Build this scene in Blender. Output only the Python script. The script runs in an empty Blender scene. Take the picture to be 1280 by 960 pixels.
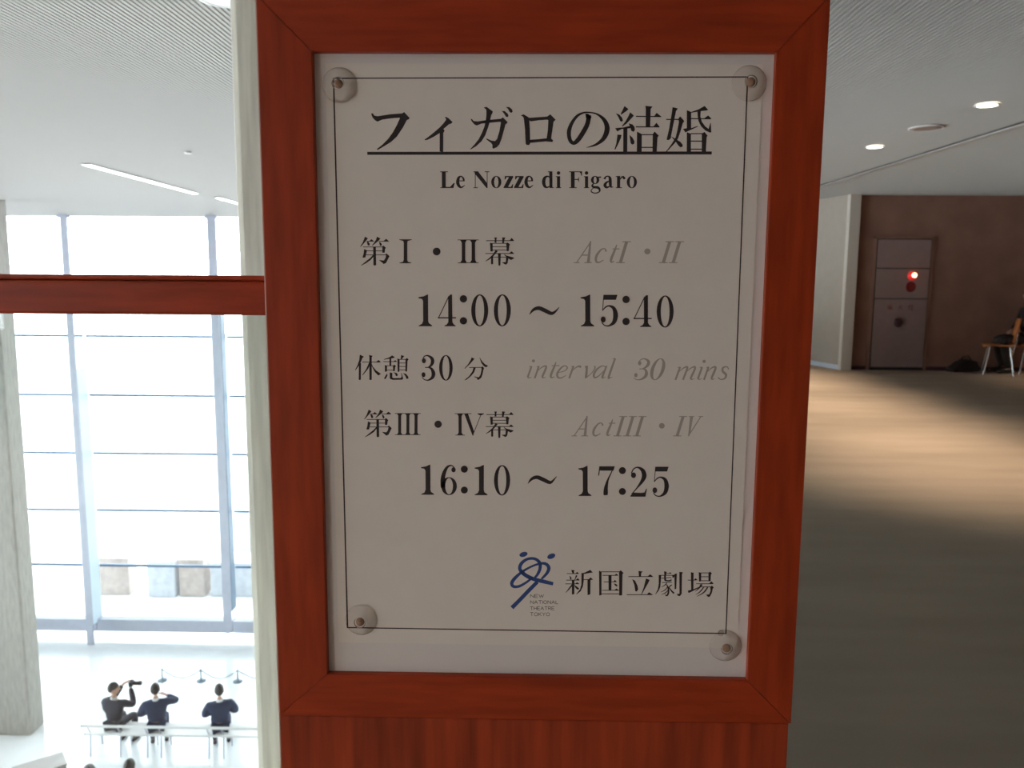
import bpy, bmesh, math, random
from mathutils import Vector, Matrix
random.seed(7)
S = bpy.context.scene
COL = S.collection
# ---------------------------------------------------------------- camera
PITCH, YAW, ROLL = math.radians(7.54), math.radians(1.0), math.radians(0.37)
fw = Vector((-math.sin(YAW)*math.cos(PITCH), math.cos(YAW)*math.cos(PITCH), -math.sin(PITCH)))
r0 = Vector((math.cos(YAW), math.sin(YAW), 0)); u0 = r0.cross(fw)
rt = math.cos(ROLL)*r0+math.sin(ROLL)*u0; up = math.cos(ROLL)*u0-math.sin(ROLL)*r0
cd = bpy.data.cameras.new('camera'); cam = bpy.data.objects.new('camera', cd); COL.objects.link(cam)
M4 = Matrix((rt, up, -fw)).transposed().to_4x4(); M4.translation = (0, 0, 1.455)
cam.matrix_world = M4
cd.sensor_width = 36; cd.lens = 1020/1280*36; cd.clip_start = 0.02; cd.clip_end = 400
cd.dof.use_dof = True; cd.dof.focus_distance = 0.56; cd.dof.aperture_fstop = 20
S.camera = cam
# ---------------------------------------------------------------- sky, lamps, exposure
S.view_settings.view_transform = 'Standard'; S.view_settings.look = 'None'
S.view_settings.gamma = 1; S.view_settings.use_curve_mapping = False; S.view_settings.exposure = 0.0
w = bpy.data.worlds.new('overcast_sky'); S.world = w; w.use_nodes = True
bg = w.node_tree.nodes['Background']; bg.inputs[0].default_value = (0.92, 0.965, 1.0, 1); bg.inputs[1].default_value = 9.0
def spot(x, y, z, watts, deg, blend=0.6, color=(1.0, 0.74, 0.52), size=0.07):
    l = bpy.data.lights.new('lamp', 'SPOT'); l.energy = watts; l.spot_size = math.radians(deg); l.spot_blend = blend
    l.color = color; l.shadow_soft_size = size
    o = bpy.data.objects.new('lamp_beam', l); COL.objects.link(o); o.location = (x, y, z)
    return o
ROW_X = 3.41
for yy in (6.35, 8.33, 10.3, 12.2): spot(ROW_X, yy, 2.70, 370, 78, 1.0)          # the row of downlights seen at the right
for yy, ww in ((-1.4, 72), (-3.4, 140), (-5.4, 150)):                                     # unseen lamps added behind the camera to light the sign
    for xx in (-5.0, -1.8): spot(xx, yy, 2.70, ww*1.25, 150, 0.8, (1.0, 0.77, 0.58))
spot(8.6, 11.3, 2.70, 120, 90, 0.7)
# ---------------------------------------------------------------- materials
def mat(name, col, rough=0.6, metal=0.0, var=0.0, scale=8.0, stretch=(1, 1, 1), coat=0.0, bump=0.0, emit=None, es=0.0, spec=0.5, col2=None, detail=4.0):
    m = bpy.data.materials.new(name); m.use_nodes = True; nt = m.node_tree; b = nt.nodes['Principled BSDF']
    b.inputs['Roughness'].default_value = rough; b.inputs['Metallic'].default_value = metal
    b.inputs['Coat Weight'].default_value = coat; b.inputs['Coat Roughness'].default_value = 0.15
    b.inputs['Specular IOR Level'].default_value = spec
    tc = nt.nodes.new('ShaderNodeTexCoord'); mp = nt.nodes.new('ShaderNodeMapping'); mp.inputs['Scale'].default_value = stretch
    nz = nt.nodes.new('ShaderNodeTexNoise'); nz.inputs['Scale'].default_value = scale; nz.inputs['Detail'].default_value = detail
    nt.links.new(tc.outputs['Object'], mp.inputs[0]); nt.links.new(mp.outputs[0], nz.inputs['Vector'])
    rp = nt.nodes.new('ShaderNodeValToRGB')
    c1 = [c*(1-var) for c in col]; c2 = col2 if col2 else [min(1, c*(1+var)) for c in col]
    rp.color_ramp.elements[0].color = (*c1, 1); rp.color_ramp.elements[1].color = (*c2, 1)
    rp.color_ramp.elements[0].position = 0.3; rp.color_ramp.elements[1].position = 0.7
    nt.links.new(nz.outputs['Fac'], rp.inputs[0]); nt.links.new(rp.outputs[0], b.inputs['Base Color'])
    if bump:
        bp = nt.nodes.new('ShaderNodeBump'); bp.inputs['Strength'].default_value = bump; bp.inputs['Distance'].default_value = 0.01
        nt.links.new(nz.outputs['Fac'], bp.inputs['Height']); nt.links.new(bp.outputs[0], b.inputs['Normal'])
    if emit: b.inputs['Emission Color'].default_value = (*emit, 1); b.inputs['Emission Strength'].default_value = es
    return m
def glass(name, tint, refl=0.06, rough=0.0):
    m = bpy.data.materials.new(name); m.use_nodes = True; nt = m.node_tree; nt.nodes.clear()
    o = nt.nodes.new('ShaderNodeOutputMaterial'); mx = nt.nodes.new('ShaderNodeMixShader')
    t = nt.nodes.new('ShaderNodeBsdfTransparent'); t.inputs[0].default_value = (*tint, 1)
    g = nt.nodes.new('ShaderNodeBsdfGlossy'); g.inputs['Roughness'].default_value = rough
    fr = nt.nodes.new('ShaderNodeFresnel'); fr.inputs[0].default_value = 1.0+refl*8
    nt.links.new(fr.outputs[0], mx.inputs[0]); nt.links.new(t.outputs[0], mx.inputs[1]); nt.links.new(g.outputs[0], mx.inputs[2])
    nt.links.new(mx.outputs[0], o.inputs[0]); return m
WOOD = (0.35, 0.040, 0.009)
M = dict(
 wood_h=mat('cherry_wood_horizontal_grain', WOOD, 0.42, var=0.24, scale=14, stretch=(1, 6, 9), coat=0.0, spec=0.32),
 wood_v=mat('cherry_wood_vertical_grain', WOOD, 0.42, var=0.22, scale=14, stretch=(9, 6, 1), coat=0.0, spec=0.32),
 veneer=mat('cherry_veneer', (0.33, 0.044, 0.013), 0.5, var=0.32, scale=22, stretch=(5, 4, .35), coat=0.0, spec=0.32),
 board=mat('white_backing_board', (0.76, 0.745, 0.755), 0.6, var=0.02),
 paper=mat('white_paper', (0.82, 0.79, 0.76), 0.7, var=0.012, scale=60),
 ink=mat('black_ink', (0.022, 0.018, 0.024), 0.6), ink2=mat('thin_gray_ink', (0.13, 0.11, 0.11), 0.6), gray=mat('gray_ink', (0.42, 0.39, 0.365), 0.6),
 blue=mat('blue_ink', (0.030, 0.082, 0.30), 0.6),
 clear=glass('clear_plastic', (0.985, 0.982, 0.98), 0.02, 0.12), pin=mat('brown_pin', (0.33, 0.21, 0.15), 0.5),
 concrete=mat('board_marked_concrete', (0.63, 0.605, 0.52), 0.85, var=0.15, scale=5, stretch=(7, 7, .5), bump=0.3, detail=8),
 concrete_l=mat('darkened_concrete', (0.40, 0.385, 0.355), 0.85, var=0.13, scale=5, stretch=(4, 4, .8), bump=0.3, detail=8),  # same concrete, colour darkened because the left column catches more light
 ceil=mat('gray_groove_paint', (0.24, 0.235, 0.222), 0.8, var=0.01), slat=mat('painted_slats', (0.41, 0.398, 0.375), 0.7, var=0.01),
 carpet=mat('beige_carpet', (0.37, 0.315, 0.255), 0.95, var=0.09, scale=1.6, stretch=(.5, 2, 1), bump=0.0, spec=0.1),
 brown=mat('brown_wall', (0.235, 0.130, 0.098), 0.9, var=0.12, scale=2.2, spec=0.15), pale=mat('pale_wall', (0.32, 0.275, 0.235), 0.8, var=0.03),
 trim=mat('pale_corner_trim', (0.48, 0.44, 0.39), 0.6), white=mat('white_paint', (0.78, 0.78, 0.78), 0.5), steel=mat('gray_painted_steel', (0.48, 0.51, 0.61), 0.45, var=0.04),
 transom=mat('blue_gray_transom', (0.10, 0.19, 0.31), 0.4), fin=mat('pale_blue_fin', (0.74, 0.88, 0.98), 0.5), pane=glass('window_glass', (0.96, 0.98, 0.99), 0.05),
 guard=glass('guard_glass', (0.95, 0.975, 0.965), 0.05), chrome=mat('chrome', (0.8, 0.8, 0.8), 0.15, metal=1.0),
 stone=mat('polished_white_floor', (0.84, 0.86, 0.88), 0.12, var=0.03, scale=2), ply=mat('orange_plywood', (0.50, 0.17, 0.05), 0.4, var=0.15, scale=10, stretch=(8, 1, 8)),
 cab=mat('fire_cabinet_paint', (0.24, 0.163, 0.153), 0.6, var=0.05), gap=mat('dark_gap', (0.02, 0.02, 0.02), 0.9), red=mat('red_plastic', (0.16, 0.008, 0.008), 0.4),
 lamp_red=mat('lit_red_lens', (0.5, 0.02, 0.015), 0.3, emit=(1.0, 0.02, 0.015), es=0.45), plum=mat('dark_plum_enamel', (0.055, 0.018, 0.028), 0.4),
 bulb=mat('lit_bulb', (1, .6, .4), 0.3, emit=(1.0, 0.42, 0.22), es=9), edge=mat('painted_edge_highlight', (0.62, 0.40, 0.34), 0.4),
 glow=mat('lit_diffuser', (1, 1, 1), 0.5, emit=(1.0, 0.93, 0.80), es=9), glow_w=mat('lit_white_diffuser', (1, 1, 1), 0.5, emit=(0.93, 0.97, 1.0), es=3.0),
 grille=mat('brown_gray_grille', (0.26, 0.20, 0.17), 0.8), navy=mat('navy_suit', (0.022, 0.036, 0.085), 0.85, var=0.2), black=mat('black_cloth', (0.022, 0.018, 0.018), 0.85, var=0.3),
 char=mat('charcoal_cloth', (0.028, 0.03, 0.045), 0.85, var=0.2), skin=mat('skin', (0.50, 0.30, 0.22), 0.5), hair=mat('black_hair', (0.02, 0.018, 0.02), 0.5, var=0.3, scale=60),
 hair_g=mat('graying_hair', (0.12, 0.11, 0.12), 0.5, var=0.3, scale=60), shoe=mat('black_leather', (0.02, 0.02, 0.025), 0.3), shirt=mat('white_shirt', (0.75, 0.75, 0.78), 0.7),
 blackp=mat('black_plastic', (0.02, 0.022, 0.03), 0.35), eye=mat('dark_eye', (0.02, 0.015, 0.01), 0.2), lip=mat('lip', (0.42, 0.16, 0.13), 0.5),
 pave=mat('pale_paving', (0.62, 0.62, 0.62), 0.8, var=0.04, scale=1), brick_b=mat('brown_stone', (0.40, 0.34, 0.31), 0.9, var=0.15, scale=6), brick_g=mat('gray_stone', (0.44, 0.46, 0.49), 0.9, var=0.12, scale=6),
 rope=mat('blue_gray_rope', (0.25, 0.33, 0.40), 0.7), counter=mat('pale_counter', (0.42, 0.40, 0.39), 0.5, var=0.02))
# ---------------------------------------------------------------- builders
class MB:
    def __init__(s): s.v = []; s.f = []; s.sm = []
    def add(s, vs, fs, smooth=False, mtx=None):
        n = len(s.v)
        s.v += [tuple(mtx @ Vector(v)) if mtx else tuple(v) for v in vs]
        s.f += [tuple(i+n for i in f) for f in fs]; s.sm += [smooth]*len(fs); return s
    def box(s, x0, x1, y0, y1, z0, z1, mtx=None, bev=0.0):
        if not bev:
            return s.add([(x0,y0,z0),(x1,y0,z0),(x1,y1,z0),(x0,y1,z0),(x0,y0,z1),(x1,y0,z1),(x1,y1,z1),(x0,y1,z1)],
                         [(0,3,2,1),(4,5,6,7),(0,1,5,4),(1,2,6,5),(2,3,7,6),(3,0,4,7)], False, mtx)
        bm = bmesh.new(); bmesh.ops.create_cube(bm, size=1)
        for v in bm.verts: v.co = ((x0+x1)/2+v.co.x*(x1-x0), (y0+y1)/2+v.co.y*(y1-y0), (z0+z1)/2+v.co.z*(z1-z0))
        bmesh.ops.bevel(bm, geom=bm.edges[:], offset=bev, segments=2, affect='EDGES', profile=.5)
        bm.verts.index_update(); s.add([v.co[:] for v in bm.verts], [[v.index for v in f.verts] for f in bm.faces], False, mtx); bm.free(); return s
    def lathe(s, prof, n=24, mtx=None, smooth=True, cap=True):            # prof: (radius, height) from bottom to top, about z
        vs = []; fs = []
        for r, z in prof:
            for i in range(n): a = 2*math.pi*i/n; vs.append((r*math.cos(a), r*math.sin(a), z))
        for k in range(len(prof)-1):
            for i in range(n): j = (i+1) % n; fs.append((k*n+i, k*n+j, (k+1)*n+j, (k+1)*n+i))
        s.add(vs, fs, smooth, mtx)
        if cap:
            s.add(vs[:n], [tuple(range(n-1, -1, -1))], False, mtx); s.add(vs[-n:], [tuple(range(n))], False, mtx)
        return s
    def tube(s, pts, r, n=8, cap=True):
        pts = [Vector(p) for p in pts]; R = r if isinstance(r, (list, tuple)) else [r]*len(pts); vs = []; fs = []
        for k, p in enumerate(pts):
            t = (pts[min(k+1, len(pts)-1)]-pts[max(k-1, 0)]).normalized()
            a = t.orthogonal().normalized() if k == 0 else (a0-t*a0.dot(t)).normalized(); a0 = a; b = t.cross(a)
            for i in range(n): th = 2*math.pi*i/n; vs.append(tuple(p+(a*math.cos(th)+b*math.sin(th))*R[k]))
        for k in range(len(pts)-1):
            for i in range(n): j = (i+1) % n; fs.append((k*n+i, k*n+j, (k+1)*n+j, (k+1)*n+i))
        s.add(vs, fs, True)
        if cap: s.add(vs[:n], [tuple(range(n-1, -1, -1))]); s.add(vs[-n:], [tuple(range(n))])
        return s
    def ball(s, c, rx, ry, rz, mtx=None, nu=14, nv=9):
        pr = []; vs = []; fs = []
        for k in range(nv+1):
            ph = math.pi*k/nv
            for i in range(nu): a = 2*math.pi*i/nu; vs.append((c[0]+rx*math.sin(ph)*math.cos(a), c[1]+ry*math.sin(ph)*math.sin(a), c[2]-rz*math.cos(ph)))
        for k in range(nv):
            for i in range(nu): j = (i+1) % nu; fs.append((k*nu+i, k*nu+j, (k+1)*nu+j, (k+1)*nu+i))
        return s.add(vs, fs, True, mtx)
    def prism(s, poly, y0, y1, mtx=None):                                # poly in x,z ; extruded along y
        n = len(poly); vs = [(x, y0, z) for x, z in poly]+[(x, y1, z) for x, z in poly]
        fs = [tuple(range(n)), tuple(range(2*n-1, n-1, -1))]+[(i, n+i, n+(i+1) % n, (i+1) % n) for i in range(n)]
        return s.add(vs, fs, False, mtx)
    def build(s, name, m, parent=None, kind=None, label=None, cat=None, group=None, loc=None, clean=False):
        me = bpy.data.meshes.new(name); me.from_pydata(s.v, [], s.f); me.materials.append(m)
        me.polygons.foreach_set('use_smooth', s.sm)
        if clean:
            bm = bmesh.new(); bm.from_mesh(me); bmesh.ops.remove_doubles(bm, verts=bm.verts, dist=1e-5); bmesh.ops.recalc_face_normals(bm, faces=bm.faces); bm.to_mesh(me); bm.free()
        me.update(); o = bpy.data.objects.new(name, me); COL.objects.link(o)
        if parent: o.parent = parent
        if loc: o.location = loc
        tag(o, label, cat, group, kind); return o
def tag(o, label=None, cat=None, group=None, kind=None):
    if kind: o['kind'] = kind
    if label: o['label'] = label
    if cat: o['category'] = cat
    if group: o['group'] = group
    return o
def empty(name, loc=(0, 0, 0), rz=0.0, label=None, cat=None, group=None, kind=None):
    o = bpy.data.objects.new(name, None); COL.objects.link(o); o.location = loc; o.rotation_euler = (0, 0, rz); o.empty_display_size = 0.05
    return tag(o, label, cat, group, kind)
def copy_tree(o, parent=None):
    c = o.copy(); COL.objects.link(c)
    if parent: c.parent = parent
    for ch in list(o.children): copy_tree(ch, c)
    return c
def box(name, m, x0, x1, y0, y1, z0, z1, parent=None, bev=0.0, **k): return MB().box(x0, x1, y0, y1, z0, z1, bev=bev).build(name, m, parent, **k)
RX90 = Matrix.Rotation(math.pi/2, 4, 'X')       # turns a lathe's axis from +z to -y (towards the viewer)
def T(x, y, z): return Matrix.Translation((x, y, z))
# ---------------------------------------------------------------- the building
CZ, GZ = 2.75, -7.31
ST = dict(kind='structure')
fl = box('floor', M['carpet'], 0.08, 10.0, 0.75, 18.8, -0.40, 0.0, **ST)
box('floor', M['carpet'], -14.0, 10.0, -8.0, 0.75, -0.40, 0.0, **ST)
box('floor', M['stone'], -14.0, 10.0, -8.0, 19.3, GZ-0.2, GZ, **ST)
ce = box('ceiling', M['ceil'], -14.2, 10.2, -8.2, 19.0, CZ, CZ+0.3, **ST)
sl = MB(); x = -13.98
while x < 9.98:
    if not (4.07 < x < 4.17): sl.box(x, x+0.017, -7.95, 18.75, CZ-0.006, CZ)
    x += 0.030
sl.build('ceiling_slats', M['slat'], ce, kind='stuff')
box('wall_back', M['pale'], -14.2, 10.2, -8.2, -8.0, GZ, 0.8, **ST); box('wall_back', M['pale'], -14.2, 10.2, -8.2, -8.0, 2.4, CZ, **ST)
box('wall_back', M['pale'], -14.2, -9.5, -8.2, -8.0, 0.8, 2.4, **ST); box('wall_back', M['pale'], -6.0, 10.2, -8.2, -8.0, 0.8, 2.4, **ST)
w3 = empty('added_window_3', (-7.75, -8.1, 0.8), kind='structure')  # unseen window added to light the sheet and put sheen on the frame
for k in range(3):
    box('pane', M['pane'], -1.7+k*1.17, -0.6+k*1.17, -0.006, 0.006, 0.03, 1.57, w3)
for k in range(4): box('mullion', M['steel'], -1.75+k*1.167-0.03, -1.75+k*1.167+0.03, -0.04, 0.04, 0.0, 1.6, w3)
box('wall_left', M['concrete'], -14.2, -14.0, -8.0, 19.0, GZ, GZ+0.9, **ST); box('wall_left', M['concrete'], -14.2, -14.0, -8.0, 19.0, -0.9, 0.3, **ST)
w2 = empty('added_window_2', (-14.1, 0, 0), kind='structure')  # unseen side glazing, added to bring more light from the left
for k in range(9):
    ym = -8.0+k*3.35
    box('mullion', M['steel'], -0.08, 0.08, ym-0.07, ym+0.07, 0.3, CZ, w2)
    if ym > 1: box('mullion', M['steel'], -0.08, 0.08, ym-0.07, ym+0.07, GZ+0.9, -0.9, w2)
    if k < 8:
        box('pane', M['pane'], -0.006, 0.006, ym+0.08, ym+3.27, 0.32, CZ-0.01, w2); box('pane', M['pane'], -0.006, 0.006, ym+0.08, ym+3.27, GZ+0.92, -0.92, w2)
box('wall_right', M['brown'], 10.0, 10.2, -8.0, 19.0, GZ, CZ, **ST)
box('wall_lower', M['concrete'], 0.08, 0.28, 0.75, 19.0, GZ, -0.40, **ST)
# end wall of the foyer (brown), its pale return that runs away to the left, and what closes it
MB().prism([(5.16, 0.0), (10.0, 0.0), (10.0, CZ), (5.16, CZ)], 13.12, 13.30).build('wall_end', M['brown'], **ST)
pw = MB()
a, b = Vector((5.03, 13.05, 0)), Vector((4.42, 15.4, 0)); nrm = Vector((-(b-a).y, (b-a).x, 0)).normalized()*-0.12
q = [a, b, b+nrm, a+nrm]
pw.add([(p.x, p.y, z) for z in (0, CZ) for p in q], [(0, 3, 2, 1), (4, 5, 6, 7), (0, 1, 5, 4), (1, 2, 6, 5), (2, 3, 7, 6), (3, 0, 4, 7)])
pw.build('wall_return', M['pale'], **ST)
box('wall_far', M['pale'], 0.08, 4.5, 15.4, 15.5, 0, CZ, **ST)
box('trim_1', M['trim'], 5.00, 5.17, 13.0, 13.12, 0.0, CZ, bev=0.006, **ST)
bb = MB(); q = [a+Vector((-.012, 0, 0)), b+Vector((-.012, 0, 0)), b, a]
bb.add([(p.x, p.y, z) for z in (0, 0.07) for p in q], [(0, 3, 2, 1), (4, 5, 6, 7), (0, 1, 5, 4), (1, 2, 6, 5), (2, 3, 7, 6), (3, 0, 4, 7)])
bb.build('baseboard_return', M['steel'], **ST)
box('baseboard_end', M['plum'], 5.17, 10.0, 13.108, 13.12, 0, 0.06, **ST)
# white ceiling channel that runs away from the viewer
t = empty('trim_2', (4.12, 0, CZ), **ST)
box('channel_face', M['slat'], -0.028, 0.045, 1.0, 13.1, -0.022, -0.002, t, bev=0.002)
box('channel_gap', M['gap'], -0.050, -0.030, 1.0, 13.1, -0.014, -0.001, t)
# concrete columns
def column(x0, x1, y0, y1, z0, m):
    o = box('concrete_column', M[m], x0, x1, y0, y1, z0, CZ, bev=0.03, kind='structure'); return o
column(-1.062, -0.40, 3.0, 3.65, GZ, 'concrete')
column(-10.1, -9.40, 14.4, 14.85, GZ, 'concrete_l')
# glazed wall
win = empty('window_1', (0, 18.8, GZ), kind='structure')
XS = [-13.6, -10.30, -7.0, -3.7, -0.4, 0.08]
ZS = [0, 0.42, 1.78, 3.15, 4.54, 5.93, 7.32, 8.71, 10.06]
for k, xm in enumerate(XS[:-1]):
    z0 = 0.0 if k != 2 else 0.42
    hw = 0.095 if k == 2 else 0.075
    mb = MB().box(xm-hw, xm+hw, -0.57, -0.52, z0, 10.0);
    if k == 2: mb.prism([(xm-0.09, 0.44), (xm+0.09, 0.44), (xm, 0.30)], -0.57, -0.5)
    mb.box(xm-0.12, xm+0.12, -0.60, -0.50, 9.98, 10.06)
    o = mb.build('mullion', M['steel'], win)
    box('glass_fin', M['transom' if k == 2 else 'fin'], xm+(0.085 if k == 2 else 0.020), xm+(0.105 if k == 2 else 0.032), -0.52, -0.24 if k == 2 else -0.03, z0+0.45, 8.6 if k == 2 else 6.6, o)
for z in ZS[2:-1]:
    for k in range(len(XS)-1): box('transom', M['transom'], XS[k]+0.05, XS[k+1]-0.03, -0.04, 0.02, z-0.028, z+0.028, win)
for k in range(len(XS)-1): box('sill_beam', M['steel'], XS[k]+0.01, XS[k+1]-0.01, -0.25, 0.0, 0.20, 0.50, win, bev=0.01)
for k in range(len(XS)-1):
    for j in range(len(ZS)-1): box('pane', M['pane'], XS[k]+0.01, XS[k+1]-0.01, 0.0, 0.012, ZS[j]+0.02, ZS[j+1]-0.02, win)
# gallery guard along the void (behind the post)
gd = empty('gallery_guard', (0.12, 0.8, 0), label='glass guard with wooden handrail along the edge of the upper floor, behind the post', cat='railing')
for k in range(6): box('glass_panel', M['guard'], -0.008, 0.008, 0.03+k*2.35, 2.34+k*2.35, 0.0, 1.06, gd)
box('handrail', M['wood_h'], -0.03, 0.03, 0.0, 14.1, 1.06, 1.11, gd, bev=0.008)
# outside
box('pavement', M['pave'], -80, 60, 19.3, 120, GZ-0.25, GZ-0.02, **ST)
for i, (x0, x1, y, h, m, lb) in enumerate([
    (-11.9, -10.85, 21.3, 1.05, 'brick_b', 'brown stone block outside the glass, leftmost of the row'),
    (-10.3, -9.55, 21.2, 1.0, 'brick_g', 'gray stone block outside, just right of the left mullion'),
    (-9.45, -8.75, 21.25, 1.05, 'brick_b', 'dark brown stone block outside, middle of the row'),
    (-8.6, -7.3, 21.3, 0.95, 'brick_g', 'long gray stone block outside, left of the right mullion'),
    (-7.2, -5.7, 21.2, 0.9, 'brick_g', 'gray stone block outside, rightmost, beside the concrete column')]):
    e = MB().box(x0, x1, y, y+0.5, GZ-0.02, GZ+h, bev=0.03).build('stone_block', M[m], label=lb, cat='stone block', group='stone blocks outside the glazed wall')
MB().box(-9.3, -8.5, 25.0, 25.8, GZ-0.02, GZ+1.1, bev=0.04).build('far_block', M['brick_g'], label='low pale block far outside, behind the dark brown stone block', cat='stone block')
# ---------------------------------------------------------------- wooden post with the framed sign
ZE = 1.455
post = empty('wooden_post', (0.0077, 0.56, 0), label='square reddish wooden post that carries the framed schedule', cat='post')
PX = 0.1856
box('post_core', M['veneer'], -PX, PX, 0.018, 0.15, 0.0, 1.78, post, bev=0.002)
box('lower_panel', M['veneer'], -PX-0.0004, PX-0.001, -0.0035, 0.0178, 0.0, ZE-0.3198, post, bev=0.0012)
box('upper_panel', M['veneer'], -PX, PX, -0.0035, 0.0178, ZE+0.1812, 1.78, post, bev=0.0012)
box('edge_highlight', M['edge'], -PX-0.0009, -PX+0.0002, -0.0035, 0.0100, 0.0, 1.78, post, bev=0.0003)  # highlight along the post's left edge, painted in as a pale strip
sign = empty('framed_schedule', (0, 0.555, ZE), label='framed white performance schedule with Japanese lettering, mounted on the wooden post', cat='sign')
ol, orr, ot, ob = -0.1774, 0.1932, 0.1800, -0.3190            # outer edges
il, ir, it, ib = -0.1419, 0.1605, 0.1448, -0.2865             # opening at the front face
def rail(pts, m):
    n = 4; g = 0.0002; d = 0.0175; bv = 0.0012
    c = Vector((sum(p[0] for p in pts)/4, 0, sum(p[1] for p in pts)/4))
    bm = bmesh.new(); vs = [bm.verts.new((x, y, z)) for y in (0, d) for x, z in pts]
    for f in [(0, 1, 2, 3), (7, 6, 5, 4)]+[(i, 4+i, 4+(i+1) % 4, (i+1) % 4) for i in range(4)]: bm.faces.new([vs[i] for i in f])
    bmesh.ops.recalc_face_normals(bm, faces=bm.faces)
    ed = [e for e in bm.edges if all(v.co.y < 1e-6 for v in e.verts)]
    bmesh.ops.bevel(bm, geom=ed, offset=0.0005, segments=2, affect='EDGES')
    me = bpy.data.meshes.new('frame_rail'); bm.to_mesh(me); bm.free(); me.materials.append(m)
    o = bpy.data.objects.new('frame_rail', me); COL.objects.link(o); o.parent = sign; return o
g = 0.0001
rail([(ol, ot), (orr, ot), (ir-g, it), (il+g, it)], M['wood_h']); rail([(ol, ob), (il+g, ib), (ir-g, ib), (orr, ob)], M['wood_h'])
rail([(ol, ot-g), (il, it-g), (il, ib+g), (ol, ob+g)], M['wood_v']); rail([(orr, ot-g), (orr, ob+g), (ir, ib+g), (ir, it-g)], M['wood_v'])
box('backing_board', M['board'], il-0.004, ir+0.004, 0.0056, 0.0100, ib-0.004, it+0.004, sign)
sheet = box('printed_sheet', M['paper'], -0.1345, 0.1535, 0.00515, 0.0055, -0.2645, 0.1385, sign, label='white printed sheet')
SY = 0.00505
def flat(name, m, polygons, label=None):
    vs = []; fs = []
    for p in polygons:
        k = len(vs)
        ar = sum(p[i][0]*p[(i+1) % len(p)][1]-p[(i+1) % len(p)][0]*p[i][1] for i in range(len(p)))
        p = p if ar > 0 else p[::-1]
        vs += [(x/1000, SY, z/1000) for x, z in p]; fs.append(tuple(range(k, k+len(p))))
    me = bpy.data.meshes.new(name); me.from_pydata(vs, [], fs); me.materials.append(m)
    o = bpy.data.objects.new(name, me); COL.objects.link(o); o.parent = sheet
    if label: o['label'] = label
    return o
# ---------------------------------------------------------------- lettering
# strokes: ('p',[(x,y)..]) polygon, ('r',[(x,y,w)..]) smooth ribbon,
# ('l',x0,y0,x1,y1,w) straight bar, ('e',cx,cy,rx,ry[,deg]) dot, ('o',cx,cy,rx,ry,irx,iry) ring
def P(*a): return ('p', [(a[i], a[i+1]) for i in range(0, len(a), 2)])
def RB(*a): return ('r', [(a[i], a[i+1], a[i+2]) for i in range(0, len(a), 3)])
def L(*a): return ('l',)+a
def E(*a): return ('e',)+a
def O(*a): return ('o',)+a

def xf(strokes, fx, sw=1.0):
    out = []
    for s in strokes:
        k = s[0]
        if k == 'p': out.append(('p', [fx(x, y) for x, y in s[1]]))
        elif k == 'r': out.append(('r', [fx(x, y)+(w*sw,) for x, y, w in s[1]]))
        elif k == 'l': out.append(('l',)+fx(s[1], s[2])+fx(s[3], s[4])+(s[5]*sw,))
        elif k == 'e':
            c = fx(s[1], s[2]); out.append(('e', c[0], c[1], s[3]*sw, s[4]*sw)+tuple(s[5:]))
        elif k == 'o':                                   # rings become a smooth strip of polygons
            n = 28; q = []
            for i in range(n+1):
                a = 2*math.pi*i/n
                q.append((fx(s[1]+s[3]*math.cos(a), s[2]+s[4]*math.sin(a)), fx(s[1]+s[5]*math.cos(a), s[2]+s[6]*math.sin(a))))
            for i in range(n): out.append(('p', [q[i][0], q[i+1][0], q[i+1][1], q[i][1]]))
    return out

def catmull(pts, n=5):
    out = []
    m = len(pts)
    for i in range(m-1):
        p0 = pts[max(i-1, 0)]; p1 = pts[i]; p2 = pts[i+1]; p3 = pts[min(i+2, m-1)]
        for k in range(n):
            t = k/n
            out.append(tuple(0.5*((2*b)+(-a+c)*t+(2*a-5*b+4*c-d)*t*t+(-a+3*b-3*c+d)*t**3) for a, b, c, d in zip(p0, p1, p2, p3)))
    out.append(tuple(pts[-1]))
    return out

def ribbon(pts):
    sides = []
    for i, (x, y, w) in enumerate(pts):
        a = pts[max(i-1, 0)]; b = pts[min(i+1, len(pts)-1)]
        dx, dy = b[0]-a[0], b[1]-a[1]; d = math.hypot(dx, dy) or 1
        w = max(w, 0.2); nx, ny = -dy/d*w/2, dx/d*w/2
        sides.append(((x+nx, y+ny), (x-nx, y-ny)))
    return [[sides[i][0], sides[i+1][0], sides[i+1][1], sides[i][1]] for i in range(len(sides)-1)]

def polys(strokes):
    out = []
    for s in strokes:
        k = s[0]
        if k == 'p': out.append(list(s[1]))
        elif k == 'r': out += ribbon(catmull(s[1]))
        elif k == 'l': out += ribbon([(s[1], s[2], s[5]), (s[3], s[4], s[5])])
        elif k == 'e':
            a0 = math.radians(s[5]) if len(s) > 5 else 0; ca, sa = math.cos(a0), math.sin(a0)
            q = []
            for i in range(20):
                a = 2*math.pi*i/20; x, y = s[3]*math.cos(a), s[4]*math.sin(a)
                q.append((s[1]+x*ca-y*sa, s[2]+x*sa+y*ca))
            out.append(q)
        elif k == 'o': out += polys(xf([s], lambda x, y: (x, y)))
    return out

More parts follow.
